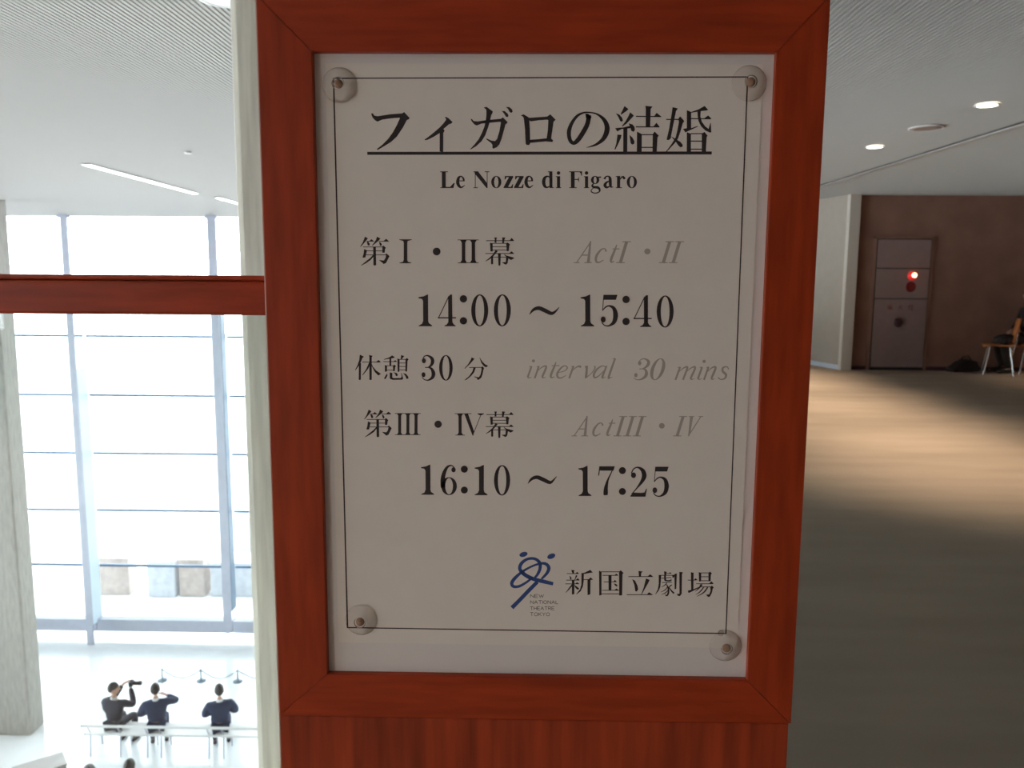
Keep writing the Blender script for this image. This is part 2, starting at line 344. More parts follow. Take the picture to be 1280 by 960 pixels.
FU = P(100,175,118,178,140,208,180,216,350,190,510,178,535,160,608,238,600,255,572,265,520,365,440,485,360,560,270,615,180,668,168,655,240,600,320,520,385,430,440,330,480,240,470,235,350,245,240,262,180,288,150,272,115,235,100,200)
SI = P(1075,232,1095,224,1130,245,1182,295,1165,312,1130,325,1060,385,1075,410,1058,440,1058,690,1040,695,1010,685,1010,440,940,485,850,530,812,537,810,525,860,490,940,425,1010,365,1060,310,1090,270,1095,250)
GA = [P(370,98,410,92,490,150,488,170,470,200,450,290,430,360,390,470,340,550,270,615,195,660,188,655,240,600,300,525,345,440,380,350,398,270,405,200,405,130),
      P(195,250,215,255,235,280,290,285,400,268,600,250,625,230,688,293,680,310,660,325,640,400,610,510,580,590,545,630,500,650,485,640,485,600,470,575,405,525,405,512,470,540,520,548,548,520,580,410,598,300,590,290,460,302,340,315,275,340,245,325,210,285),
      P(610,145,650,148,692,185,700,210,690,228,665,222,640,180), P(665,92,710,95,748,125,755,155,740,172,715,160,695,120)]
RO = [P(865,205,900,190,960,225,975,240,985,400,990,580,975,602,940,598,930,580,920,400,905,250,895,225),
      P(965,238,1215,220,1255,190,1328,262,1300,290,1285,400,1270,515,1295,535,1288,560,1200,552,985,572,980,530,1100,522,1210,510,1225,400,1230,270,1215,262,1100,270,1000,285,965,265)]
NO = [RB(600,200,60,578,320,60,522,430,62,455,530,60,395,575,50,345,530,50,333,420,56,370,310,45,440,215,35,520,172,24,600,165,18,700,185,22,790,250,45,838,340,64,835,430,68,790,520,55,710,585,35,640,615,20,565,635,4),
      P(550,180,590,185,635,225,615,265,560,240)]
def sh(st, dx, dy=0): return xf(st, lambda x, y: (x+dx, y+dy))
KETSU = [P(1072,80,1125,122,1095,150,1030,195,1020,185,1045,140), P(958,175,1005,195,1040,235,1052,270,1040,290,1015,280,990,225),
      P(1148,163,1198,208,1160,250,1100,315,1045,355,1040,345,1090,280,1125,215),
      P(950,375,1060,365,1140,345,1185,360,1150,375,1115,380,1040,385,1000,405,980,420,965,400),
      P(1130,310,1180,325,1208,360,1212,400,1195,425,1165,410,1150,360), P(1058,370,1112,370,1112,700,1058,700),
      P(980,460,1035,465,1025,510,985,600,950,665,942,658,965,580), P(1140,465,1180,500,1208,550,1205,585,1175,595,1155,570,1148,510)
      ] + sh([L(105,218,440,221,14), P(345,218,380,170,442,222), P(230,78,325,88,300,120,295,355,236,355,235,120),
      L(105,358,420,358,14), P(335,357,378,303,422,358), P(120,420,185,455,185,690,120,690), L(183,462,335,462,14),
      P(330,455,355,420,412,475,395,495,385,690,330,690), L(180,632,335,632,14)], 1120)
KON = [P(595,95,665,112,640,150,600,350,575,480,572,510,545,535,515,530,520,505,545,400,580,200), L(510,258,690,258,14),
      P(670,252,695,218,752,280,730,310,700,420,665,520,620,580,520,688,505,690,580,590,635,500,660,400,680,290),
      P(575,485,640,520,700,560,732,600,725,625,700,632,670,605,640,560,600,515),
      P(840,160,940,125,1020,80,1070,132,1040,140,960,150,845,170), P(785,135,842,160,842,375,930,345,932,355,800,415,765,432,735,385,785,375),
      L(842,248,1105,250,14), P(1010,248,1068,205,1115,250),
      P(925,150,970,150,965,220,985,290,1030,350,1075,385,1100,300,1105,310,1112,430,1095,435,1030,405,975,350,940,280,928,210),
      P(785,428,840,450,840,690,785,690), L(838,448,990,448,14), P(985,448,1020,425,1062,475,1050,495,1040,690,985,690),
      L(838,548,990,548,14), L(838,657,990,657,14)]
DAI = [P(208,138,255,165,225,205,190,245,140,300,130,298,170,235,190,185), L(235,212,350,212,11), P(275,210,312,178,352,212),
      P(235,215,268,225,285,255,278,280,255,280,245,250), P(400,138,455,168,430,200,395,230,330,280,322,275,360,225,385,185),
      L(430,212,588,212,11), P(505,208,545,172,592,212), P(430,222,462,235,478,262,470,285,450,285,440,255),
      L(175,303,490,303,11), P(480,300,500,278,542,315,530,335,522,395,485,395,485,310), L(205,365,490,365,11),
      P(195,335,240,358,222,430,215,470,175,475,168,465,185,410), L(205,430,540,430,11),
      P(530,425,550,405,600,450,585,480,545,560,505,578,490,560,440,520,435,512,510,520,535,480,545,435),
      P(338,300,382,300,386,590,370,602,345,598,342,585), P(340,425,350,450,300,510,230,560,150,602,142,598,220,535,290,480)]
MAKU = [L(610,203,1055,203,12), P(980,203,1018,158,1060,206), P(738,150,785,152,775,175,775,235,745,235,748,175), P(868,148,920,155,905,180,895,240,868,240),
      P(672,235,715,245,715,375,680,375), L(710,245,940,245,11), P(930,245,955,232,992,262,980,285,972,370,940,370), L(715,300,940,300,11), L(715,352,940,352,11),
      L(600,408,1055,408,12), P(975,407,1018,372,1060,410), P(760,355,800,368,770,400,720,460,660,505,600,535,600,528,660,480,720,420),
      P(895,410,935,440,1060,475,1050,490,1010,512,970,490,910,440), P(800,408,845,408,840,590,830,605,808,600), L(700,465,950,465,11),
      P(690,445,722,460,722,575,700,585,688,570), P(930,465,955,455,968,485,955,560,930,588,910,580,860,550,925,545)]
KYU = [P(190,105,255,138,230,160,210,215,170,290,120,355,112,350,150,280,180,190), P(175,245,208,235,205,490,200,512,175,512,170,495),
      L(228,225,520,225,11), P(450,224,490,190,525,226), P(335,112,395,125,380,145,380,505,360,515,342,508,342,140),
      P(340,225,360,250,325,330,235,437,225,435,290,340), P(368,225,400,300,450,360,525,412,520,420,485,440,430,385,385,300)]
KEI = [P(705,118,752,150,720,162,580,187,572,180,660,150), L(565,218,780,218,11), P(725,217,755,195,785,219), P(663,150,692,150,692,282,663,282),
      P(590,270,625,285,622,375,590,380), L(620,284,735,284,10), P(720,280,745,268,768,290,755,305,748,370,722,370), L(622,354,722,354,10),
      P(850,112,900,130,860,178,842,178), P(790,165,825,180,822,380,795,380), L(820,182,935,182,10), P(920,178,945,160,968,185,952,205,945,375,918,375),
      L(822,240,920,240,10), L(822,296,920,296,10), L(822,350,920,350,10),
      P(625,405,632,440,605,490,585,498,578,485,600,445), P(668,390,710,400,708,470,730,482,840,480,858,465,850,400,858,400,885,495,860,508,720,510,680,498,668,480),
      P(725,388,780,400,800,430,785,452,765,445,755,415), P(880,400,930,415,965,460,968,490,935,495,920,450)]
BUN = [P(890,150,935,172,900,215,850,270,785,330,775,325,830,265,870,200), P(1015,155,1025,160,1060,215,1105,260,1155,285,1120,310,1085,290,1045,240),
      L(850,313,1060,310,11), P(920,315,955,318,930,390,880,450,810,508,770,518,850,450,900,380),
      P(1045,308,1060,290,1090,320,1080,345,1065,420,1045,475,1000,512,975,500,980,485,930,462,935,455,1005,468,1030,430,1048,350)]
SHIN = [P(180,158,235,165,225,185,225,217,200,217), L(110,218,300,218,11), P(245,217,275,190,305,219), P(150,250,180,275,185,310,165,315), P(255,240,280,250,240,320,232,318),
      L(100,322,310,322,11), P(250,321,285,290,315,323), L(85,382,305,382,11), P(240,381,275,355,308,383), P(190,325,230,325,228,545,190,555),
      P(190,385,200,410,150,470,95,525,90,520,140,450), P(228,395,270,425,305,455,295,475,270,470,240,435), P(345,215,400,200,485,158,525,200,470,208,380,225),
      P(345,205,382,215,380,330,368,420,330,500,265,550,260,545,320,470,342,390), L(375,313,520,313,11), P(455,312,490,278,528,314), P(440,315,488,315,485,550,440,562)]
KOKU = [P(625,170,665,190,665,560,628,570), L(660,189,960,189,12), P(945,189,970,165,1018,208,1000,225,995,565,948,570), L(665,542,950,542,12),
      L(680,246,930,246,11), P(870,245,900,218,935,247), P(775,246,825,246,822,485,778,485), L(700,350,905,350,11), P(850,349,880,318,910,351),
      L(675,485,945,485,11), P(870,484,905,455,940,486), P(860,375,900,385,925,415,905,425,880,405)]
RITSU = [P(1255,175,1325,185,1300,205,1295,262,1262,262), L(1095,266,1485,266,12), P(1400,265,1440,228,1490,267), P(1155,305,1200,330,1240,410,1252,470,1230,505,1205,500,1190,400),
      P(1375,295,1435,318,1405,380,1360,460,1310,550,1300,550,1340,440), L(1070,555,1480,555,12), P(1390,555,1425,515,1490,557)]
GEKI = [P(385,180,425,188,420,245,390,245), L(425,215,500,215,10), P(460,214,485,195,505,216), L(310,245,535,245,11), P(515,245,540,233,560,250,535,285,520,280),
      P(300,235,340,250,335,330,325,430,300,490,250,550,245,545,285,470,300,380), L(345,292,500,278,11), P(385,245,415,245,415,310,430,322,490,320,500,290,508,330,480,345,410,340,388,325),
      L(350,361,512,357,11), RB(430,362,10,400,400,14,340,435,5), RB(420,390,12,450,440,24,455,520,28,430,570,24,400,555,8), RB(440,430,12,400,480,14,330,515,4),
      RB(455,480,12,400,530,14,340,555,4), RB(460,440,12,490,410,18,512,395,10), RB(460,430,10,500,490,22,545,535,26),
      P(550,225,590,215,580,460,555,470), P(630,190,685,195,672,230,668,540,640,578,610,575,600,560,585,545,632,540)]
JO = [P(815,195,858,205,855,480,820,485), L(765,322,900,322,11), P(860,321,890,292,925,323), P(765,490,850,470,960,425,962,435,860,490,790,525,775,525),
      P(940,195,980,205,978,340,945,345), L(975,206,1110,206,11), P(1095,206,1120,185,1150,215,1135,235,1130,340,1095,340), L(978,268,1095,268,11), L(978,332,1095,332,11),
      L(900,380,1165,380,11), P(1100,379,1145,340,1180,381), P(970,385,1005,395,960,450,890,505,885,500,940,440), L(960,430,1140,430,12),
      P(1125,430,1150,410,1182,440,1165,460,1150,530,1120,585,1090,592,1075,575,1055,555,1110,550,1130,490), RB(1020,435,18,960,510,16,890,555,4), RB(1085,435,20,1020,520,20,910,585,5)]
ROM1 = [P(758,181,955,181,955,190,890,208,885,240,885,510,895,540,950,555,950,564,760,564,760,555,815,540,828,510,828,240,820,208,758,190)]
def stem(x0, x1, y0, y1, f=16): return P(x0-f, y0, x1+f, y0, x1, y0+f*1.6, x1, y1-f*1.6, x1+f, y1, x0-f, y1, x0, y1-f*1.6, x0, y0+f*1.6)
ROM2 = [stem(220,275,186,560,30), stem(378,434,186,560,30), L(155,190,492,190,11), L(158,556,490,556,11)]
ROM3 = [stem(675,722,150,494,22), stem(806,854,150,494,22), stem(936,985,150,494,22), L(622,152,1032,152,10), L(625,492,1032,492,10)]
ROM4 = [stem(168,218,153,500,26), L(108,155,375,155,10), L(118,498,268,498,10), P(262,160,322,160,418,440,405,505,392,505), L(412,460,532,160,10), P(472,150,575,150,575,160,535,180,510,180,472,160)]

FB = {  # bold roman, baseline 0
 'L': [P(18,-190,62,-190,62,-14,112,-14,150,-55,165,-58,150,0,18,0), L(0,-186,88,-186,9), L(0,-4,60,-4,9)],
 'e': [L(30,-82,98,-82,10), RB(88,-82,22,82,-112,20,58,-134,12,30,-118,28,18,-68,38,32,-25,32,62,-8,18,100,-34,6)],
 'N': [L(20,-186,20,-4,8), L(0,-186,50,-186,9), L(0,-4,48,-4,9), P(10,-190,52,-190,152,-60,160,0,148,0,14,-165), L(156,-186,156,-2,8), L(128,-186,180,-186,9)],
 'o': [O(56,-68,58,70,24,62)],
 'z': [P(14,-137,110,-137,110,-125,52,-14,85,-14,103,-45,110,-45,105,0,0,0,0,-8,60,-123,35,-123,20,-98,12,-98)],
 'd': [RB(100,-120,14,70,-134,16,38,-115,32,26,-68,40,38,-22,32,65,-8,18,98,-22,12), P(90,-190,126,-190,126,-12,140,-8,140,0,92,0), L(75,-186,110,-186,9)],
 'i': [P(14,-135,50,-135,50,-8,14,-8), L(2,-130,40,-130,9), L(2,-4,62,-4,9), E(32,-172,20,20)],
 'F': [P(20,-186,62,-186,62,-8,20,-8), L(0,-4,84,-4,9), L(0,-186,145,-186,9), P(110,-190,147,-190,147,-142,137,-142,130,-170), L(60,-98,108,-98,10), P(98,-98,112,-130,112,-66)],
 'g': [O(54,-92,48,46,17,38), L(86,-122,122,-126,15), RB(38,-50,10,22,-32,20,34,-12,26,84,-6,30,106,18,22,98,45,14,55,58,12,16,46,12,10,24,10,34,0,8)],
 'a': [RB(14,-102,26,30,-128,16,58,-134,14,78,-110,32,82,-40,34,90,-14,22,114,-12,6), RB(78,-84,10,40,-65,22,20,-34,34,38,-8,26,74,-18,12)],
 'r': [P(16,-137,52,-137,52,-8,16,-8), L(2,-132,40,-132,9), L(2,-4,72,-4,9), RB(48,-95,10,72,-126,16,96,-126,24), E(96,-114,15,15)]}
FD = {  # mincho digits, height 360
 '1': [P(0,-332,60,-342,100,-362,110,-362,110,-60,118,-35,152,-12,155,0,0,0,0,-8,38,-28,52,-60,52,-290,38,-312,0,-320)],
 '4': [P(118,-330,142,-362,164,-362,166,-48,182,-22,204,-8,204,0,76,0,76,-8,104,-22,120,-48), L(128,-345,8,-96,10), P(0,-104,208,-104,208,-90,0,-90)],
 '0': [O(97,-181,97,183,50,171)],
 '5': [P(30,-360,190,-360,172,-303,28,-303), L(33,-350,20,-180,8), RB(18,-178,8,50,-216,14,95,-234,18,148,-205,40,168,-130,54,150,-50,44,95,-8,18,42,-12,12,10,-45,12), E(26,-78,28,34)],
 ':': [E(0,-313,42,42), E(0,-62,42,42)],
 '6': [RB(170,-325,12,135,-356,14,85,-338,28,46,-270,44,27,-180,52,30,-90,52), O(104,-108,94,108,46,98), E(158,-304,26,30)],
 '7': [P(15,-352,200,-352,184,-300,24,-300), P(15,-352,28,-352,12,-240,0,-240), RB(188,-345,8,160,-280,12,118,-190,22,95,-100,44,90,-30,54,90,-4,44)],
 '2': [RB(12,-280,12,38,-332,14,90,-352,18,148,-315,46,166,-250,56,140,-185,40,80,-105,16,15,-30,10), E(38,-258,30,34), P(0,0,0,-10,35,-50,130,-46,170,-52,192,-98,200,-98,182,0)],
 '3': [RB(15,-300,10,42,-345,14,90,-355,20,146,-318,44,158,-265,50,135,-215,34,95,-188,14), L(50,-187,108,-187,13), RB(95,-190,14,142,-168,34,170,-105,54,156,-45,44,100,-6,20,42,-12,12,8,-45,12), E(34,-283,28,36), E(28,-82,28,36)]}
FI = {  # thin roman, sheared into italics, cap height 230, x-height 150
 'A': [L(28,0,118,-228,11), P(106,-232,120,-232,172,0,140,0,108,-200), L(62,-84,145,-84,11), L(0,-4,62,-4,9), L(112,-4,192,-4,9)],
 'c': [RB(108,-122,22,88,-150,12,50,-142,16,20,-78,26,32,-20,22,66,-6,14,108,-32,8)],
 't': [RB(38,-195,8,34,-140,22,24,-42,27,36,-9,18,62,-20,7), L(6,-150,80,-150,10)],
 'I': [L(48,0,48,-230,33), L(2,-4,94,-4,9), L(2,-226,94,-226,9)],
 'V': [P(14,-228,50,-228,78,-30,74,0,62,0), L(70,-20,140,-226,11), L(0,-226,62,-226,9), L(112,-226,165,-226,9)],
 '.': [E(0,-115,33,32)],
 'i': [L(22,-142,14,-14,22), L(0,-138,24,-144,8), RB(14,-16,18,28,-5,11,50,-16,5), E(26,-206,18,18)],
 'n': [L(20,-145,12,0,21), L(0,-138,22,-145,8), RB(20,-85,6,50,-130,12,84,-146,20,90,-110,25,80,-25,23,92,-6,12,112,-16,5)],
 'm': [L(20,-145,12,0,21), L(0,-138,22,-145,8), RB(20,-85,6,48,-130,12,76,-146,20,80,-110,23,72,0,21), RB(80,-85,6,108,-130,12,138,-146,20,142,-110,23,132,-25,23,142,-6,12,162,-16,5)],
 'e': [RB(22,-68,8,74,-88,10,92,-122,16,70,-148,12,38,-130,18,14,-65,24,26,-16,22,60,-5,14,100,-36,6)],
 'r': [L(20,-145,12,0,22), L(0,-138,22,-145,8), RB(20,-85,6,48,-130,13,78,-146,22), E(84,-138,13,13)],
 'v': [P(4,-146,32,-150,58,-10,44,0,36,0,20,-110), RB(45,-5,9,86,-62,9,104,-118,14,94,-146,18)],
 'a': [RB(104,-132,10,72,-148,12,32,-112,20,14,-50,25,30,-9,20,62,-28,12,98,-90,8), RB(110,-148,18,100,-22,25,110,-5,12,130,-18,5)],
 'l': [RB(26,-235,22,16,-22,25,28,-5,12,50,-16,5), L(4,-230,28,-236,8)],
 's': [RB(86,-118,12,62,-147,12,28,-134,20,36,-95,25,74,-60,27,76,-20,20,42,-4,12,8,-26,14)]}
FS = {'N':[(0,1,0,0,.8,1,.8,0)],'E':[(.75,0,0,0,0,1,.75,1),(0,.5,.65,.5)],'W':[(0,0,.3,1,.55,.1,.8,1,1.1,0)],'A':[(0,1,.45,0,.9,1),(.2,.65,.7,.65)],
      'T':[(0,0,.9,0),(.45,0,.45,1)],'I':[(0,0,0,1)],'O':[(.45,0,.1,.2,0,.5,.1,.8,.45,1,.85,.8,.95,.5,.85,.2,.45,0)],'L':[(0,0,0,1,.6,1)],
      'H':[(0,0,0,1),(.8,0,.8,1),(0,.5,.8,.5)],'R':[(0,1,0,0,.6,0,.75,.25,.6,.5,0,.5),(.35,.5,.8,1)],'K':[(0,0,0,1),(.75,0,0,.55),(.2,.45,.8,1)],'Y':[(0,0,.42,.5,.85,0),(.42,.5,.42,1)]}
FW = {'N':.8,'E':.75,'W':1.1,'A':.9,'T':.9,'I':.0,'O':.95,'L':.6,'H':.8,'R':.8,'K':.8,'Y':.85}
def put(font, items, base, s=1.0, shear=0.0, sx=None):
    out = []
    sx = sx or s
    for ch, x0 in items:
        b = base
        if isinstance(x0, tuple): x0, b = x0
        out += xf(font[ch], lambda x, y: (x0+x*sx-y*s*shear, b+y*s), s)
    return out
def sans(txt, x0, x1, y0, y1, w):
    gap = .22; tot = sum(FW[c] for c in txt)+gap*(len(txt)-1); k = (x1-x0)/tot; x = x0; out = []
    for c in txt:
        for pl in FS[c]:
            for i in range(0, len(pl)-2, 2):
                out.append(L(x+pl[i]*k, y0+pl[i+1]*(y1-y0), x+pl[i+2]*k, y0+pl[i+3]*(y1-y0), w))
        x += (FW[c]+gap)*k
    return out
# (part name, ink, crop origin x, y, crop scale, strokes)
LINES = [
 ('title_lettering', 'ink', 'T1', [FU, SI]), ('title_lettering', 'ink', 'T2', GA+RO), ('title_lettering', 'ink', 'T3', NO+KETSU), ('title_lettering', 'ink', 'T4', KON),
 ('subtitle_lettering', 'ink', 'A1', put(FB, [('L',95),('e',276),('N',475),('o',679),('z',818),('z',937),('e',1056)], 320)),
 ('subtitle_lettering', 'ink', 'A2', put(FB, [('d',62),('i',226),('F',380),('i',546),('g',622),('a',768),('r',910),('o',1039)], 320)),
 ('act_lettering', 'ink', 'K1', DAI+ROM1), ('act_lettering', 'ink', 'K2', ROM2+MAKU), ('act_lettering', 'ink', 'C3', [E(576,157,22,22)]),
 ('time_lettering', 'ink', 'D1', put(FD, [('1',75),('4',295),(':',588),('0',677),('0',935)], 437)+[]),
 ('time_lettering', 'ink', 'D2', put(FD, [('1',(145,438)),('5',(376,438)),(':',(664,444)),('4',(749,445)),('0',(1013,450))], 445)),
 ('time_lettering', 'ink', 'C3', [RB(1108,517,3,1130,490,16,1160,480,22,1195,493,23,1232,510,20,1255,500,12,1278,474,3)]),
 ('interval_lettering', 'ink', 'K4', KYU+KEI), ('interval_lettering', 'ink', 'K5', BUN+put(FD, [('3',88),('0',370)], 520, 1.12)),
 ('act_lettering', 'ink', 'K3', xf(DAI, lambda x, y: (130+(x-130)*.94, 90+(y-138)*.95), .95)+ROM3),
 ('act_lettering', 'ink', 'K6', ROM4+xf(MAKU, lambda x, y: (605+(x-600)*.967, 118+(y-148)*.935), .95)), ('act_lettering', 'ink', 'C5', [E(584,458,21,21)]),
 ('time_lettering', 'ink', 'D3', put(FD, [('1',(105,443)),('6',(325,447)),(':',(598,448)),('1',(717,448)),('0',(937,450))], 445, .95)),
 ('time_lettering', 'ink', 'D4', put(FD, [('1',(120,457)),('7',(345,452)),(':',(622,464)),('2',(713,465)),('5',(968,465))], 465, .95)),
 ('time_lettering', 'ink', 'C5', [RB(1103,802,3,1125,775,16,1155,765,22,1190,778,23,1227,795,20,1245,787,12,1268,760,3)]),
 ('translation_lettering', 'gray', 'I1', put(FI, [('A',60),('c',262),('t',425),('I',510),('.',(812,322)),('I',968),('I',1073)], 330, 1.0, .3)),
 ('translation_lettering', 'gray', 'I3', put(FI, [('A',66),('c',234),('t',360),('I',438),('I',524),('I',609),('.',(843,282)),('I',968),('V',1055)], 286, .77, .3)),
 ('translation_lettering', 'gray', 'I4', put(FI, [('i',72),('n',165),('t',338),('e',425),('r',590),('v',750),('a',877),('l',1066)], 324, 1.04, .28, 1.32)),
 ('translation_lettering', 'gray', 'I5', put(FI, [('m',572)], 318, 1.02, .28, 1.42)+put(FI, [('i',825),('n',900),('s',1058)], 318, 1.02, .28, 1.2)+put(FD, [('3',98),('0',272)], 320, .68, .28, .82)),
 ('theatre_lettering', 'ink', 'B1', SHIN+KOKU+RITSU), ('theatre_lettering', 'ink', 'B2', GEKI+JO),
 ('logo_mark', 'blue', 'G', [E(235,125,50,29,-16), E(568,147,50,30,-22),
    RB(590,478,40,500,456,46,430,440,46,340,415,46,245,365,46,190,300,42,212,230,40,285,180,32,370,178,34,428,225,40,432,295,38,402,365,32,368,405,26),
    RB(450,420,24,515,350,36,538,285,42,500,238,36,430,236,28,330,270,24,220,332,30,130,410,40,92,470,42,112,510,36,180,508,32,265,462,28,340,405,24),
    RB(400,455,44,300,555,46,180,680,46,92,768,50)]),
 ('logo_lettering', 'ink2', 'G', sans('NEW',316,476,606,645,6)+sans('NATIONAL',316,650,680,720,6)+sans('THEATRE',312,604,754,795,6)+sans('TOKYO',312,548,826,868,6)),
]
MAP = {  # lettering grid -> millimetres on the sheet (right, up)
 'T1': [0.0500532, -0.000483044, -109.378, 0.000156478, -0.0483481, 115.246],
 'T2': [0.0498534, 0.000232978, -48.203, 0.000155853, -0.0482493, 115.407],
 'T3': [0.0496635, 0.000912533, 10.0847, 0.000155259, -0.0481551, 115.56],
 'T4': [0.0494831, 0.00155637, 65.5165, 0.000154695, -0.0480656, 115.705],
 'A1': [0.058788, 0.000126729, -64.4263, 0.000263599, -0.057452, 76.6505],
 'A2': [0.0585206, 0.00108331, 5.15398, 0.0002624, -0.0573169, 76.921],
 'K1': [0.0425719, -0.000552018, -118.971, 0.000246198, -0.0419116, 31.565],
 'K2': [0.0423911, 9.63723e-05, -53.8113, 0.000245152, -0.0418187, 31.9136],
 'C3': [0.119517, -0.000544193, -130.28, 0.000774921, -0.118452, 34.3054],
 'C5': [0.121852, -0.000565759, -132.093, 0.00111904, -0.123125, -47.1828],
 'D1': [0.0600482, -6.06624e-05, -78.6749, 0.000437376, -0.0598638, -8.5343],
 'D2': [0.0596307, 0.00143279, 27.8, 0.000434335, -0.0596444, -7.8248],
 'D3': [0.0617119, -6.40885e-05, -79.8195, 0.000687341, -0.0632273, -125.707],
 'D4': [0.0612711, 0.00151299, 29.589, 0.000682431, -0.0629834, -124.56],
 'K4': [0.0434093, -0.000601912, -123.33, 0.000367038, -0.0435622, -50.0259],
 'K5': [0.0432761, -0.000123823, -76.2409, 0.000365911, -0.0434912, -49.6489],
 'K3': [0.0437918, -0.000555556, -118.518, 0.000426449, -0.0443555, -89.1363],
 'K6': [0.0436084, 0.000101983, -54.2847, 0.000424663, -0.0442561, -88.5402],
 'I1': [0.0633344, 0.00154751, 27.2045, 0.000385609, -0.0628112, 29.7155],
 'I3': [0.0781717, 0.00206225, 26.1582, 0.000790107, -0.0798049, -87.7464],
 'I4': [0.0560552, 0.000889258, -4.52943, 0.000486665, -0.0565681, -51.8232],
 'I5': [0.0600933, 0.00200461, 66.9025, 0.000524448, -0.0608028, -51.2394],
 'B1': [0.0445139, 0.000942313, 25.1327, 0.000598207, -0.0464661, -200.194],
 'B2': [0.0443482, 0.00153337, 81.9214, 0.000595982, -0.0463716, -199.458],
 'G': [0.0593777, 0.000826087, -14.8655, 0.000784439, -0.0618341, -188.883],
}
INK = {}
for n, ink, grp, st in LINES:
    a_, b_, c_, d_, e_, f_ = MAP[grp]
    INK.setdefault((n, ink, {'T':1,'A':1,'K1':1,'K2':1,'C3':1,'D1':1,'D2':1,'I1':1,'I4':2,'I5':2,'I3':3}.get(grp, {'T':1,'A':1}.get(grp[0], 4))), []).extend([[(a_*x+b_*y+c_, d_*x+e_*y+f_) for x, y in p] for p in polys(st)])
LB = {'translation_lettering': 'light gray italic lettering', 'logo_mark': 'blue brush-like logo of two dancing figures', 'logo_lettering': 'tiny thin sans-serif lettering'}
for (n, ink, rw), pl in INK.items(): flat(n, M[ink], pl, LB.get(n))
def line(name, x0, z0, x1, z1, wd): flat(name, M['ink'], ribbon([(x0, z0, wd), (x1, z1, wd)]))
line('title_underline', -107.7, 80.8, 122.0, 81.9, 1.95)
line('border_line', -129.3, 129.0, 143.7, 130.5, 0.75); line('border_line', -127.9, -253.0, 145.2, -253.5, 0.85)
line('border_line', -129.3, 129.2, -127.7, -253.2, 1.0); line('border_line', 143.6, 130.7, 145.0, -253.7, 0.85)
# clear discs that hold the cover sheet
for x, z, lb in ((-127.3, 127.2, 'top left'), (142.6, 129.0, 'top right'), (-119.6, -244.2, 'bottom left'), (142.8, -260.0, 'bottom right')):
    f = MB().lathe([(11.2, 0), (11.4, .5), (10.2, 1.5), (7.0, 2.6), (4.4, 3.2), (3.7, 4.2), (4.2, 5.4), (3.8, 6.4), (1.5, 6.8)], 32, Matrix.Scale(.001, 4) @ RX90)
    o = f.build('clear_fastener', M['clear'], sign, loc=((x+2.0)/1000, 0.0049, (z-2.6)/1000), clean=True, label='clear round plastic fastener at the %s of the sheet' % lb)
    MB().lathe([(2.7, 3.0), (3.1, 3.6), (2.9, 4.6), (1.2, 5.2)], 20, Matrix.Scale(.001, 4) @ RX90).build('pin_head', M['pin'], o, clean=True)
bd = MB().ball((0, 0, 0), 0.0021, 0.0014, 0.0021).build('clear_bead', M['clear'], sign, loc=(0.1411, 0.0037, -0.2527))
# ---------------------------------------------------------------- rail and glass left of the post
rl = empty('rail_with_glass', (0, 0.60, 0), label='reddish wooden rail with clear glass below it, left of the post', cat='railing')
box('handrail', M['wood_h'], -2.6, -PX+0.0077, 0.0, 0.055, 1.4249, 1.4500, rl, bev=0.0022)
box('rail_cap', M['wood_h'], -2.6, -PX+0.0077, 0.0008, 0.0542, 1.4503, 1.4540, rl, bev=0.0012)
box('glass_panel', M['guard'], -2.6, -PX+0.006, 0.022, 0.034, 0.0, 1.4245, rl)
box('glass_edge_trim', M['white'], -PX+0.0028, -PX+0.0060, 0.016, 0.020, 0.0, 1.4200, rl, bev=0.0006)
# ---------------------------------------------------------------- ceiling fittings
def downlight(x, y, lb, r=0.072, lit=True):
    e = empty('downlight', (x, y, CZ-0.012), label=lb, cat='ceiling light', group='round downlights in the ceiling')
    MB().lathe([(r+0.016, 0.0), (r+0.016, -0.005), (r, -0.007), (r-0.004, 0.0)], 28, cap=False).build('trim_ring', M['white'], e)
    MB().lathe([(r, -0.004), (r, -0.0015)], 28).build('lens', M['glow'] if lit else M['white'], e, clean=True)
    return e
downlight(ROW_X, 6.35, 'lit round downlight, nearest in view on the right ceiling')
downlight(ROW_X, 8.33, 'lit round downlight, farther one beyond the ceiling speaker')
downlight(-1.44, 4.02, 'round white downlight at the top edge beside the concrete column', 0.10, False)
sp_ = empty('ceiling_speaker', (ROW_X, 7.29, CZ-0.012), label='round brown-gray ceiling speaker between the two downlights', cat='speaker')
MB().lathe([(0.142, 0.0), (0.142, -0.006), (0.128, -0.008), (0.126, 0.0)], 32, cap=False).build('rim', M['white'], sp_)
MB().lathe([(0.127, -0.006), (0.09, -0.012), (0.04, -0.015), (0.01, -0.016)], 32).build('grille', M['grille'], sp_, clean=True)
for y0, y1, lb in ((9.80, 13.25, 'long white light strip in the left ceiling, nearer length'), (13.95, 17.6, 'white light strip in the left ceiling, farther length by the column')):
    e = empty('light_strip', (-5.22, y0, CZ-0.0135), math.radians(1.6), label=lb, cat='ceiling light', group='light strips in the left ceiling')
    box('housing', M['white'], -0.06, 0.06, 0, y1-y0, -0.010, 0.0, e); box('diffuser', M['glow_w'], -0.045, 0.045, 0.02, y1-y0-0.02, -0.016, -0.0095, e)
se = empty('smoke_detector', (-3.62, 8.87, CZ-0.012), label='small white detector on the left ceiling', cat='detector')
MB().lathe([(0.04, 0.0), (0.04, -0.006), (0.03, -0.016), (0.015, -0.018)], 20).build('detector_body', M['white'], se, clean=True)
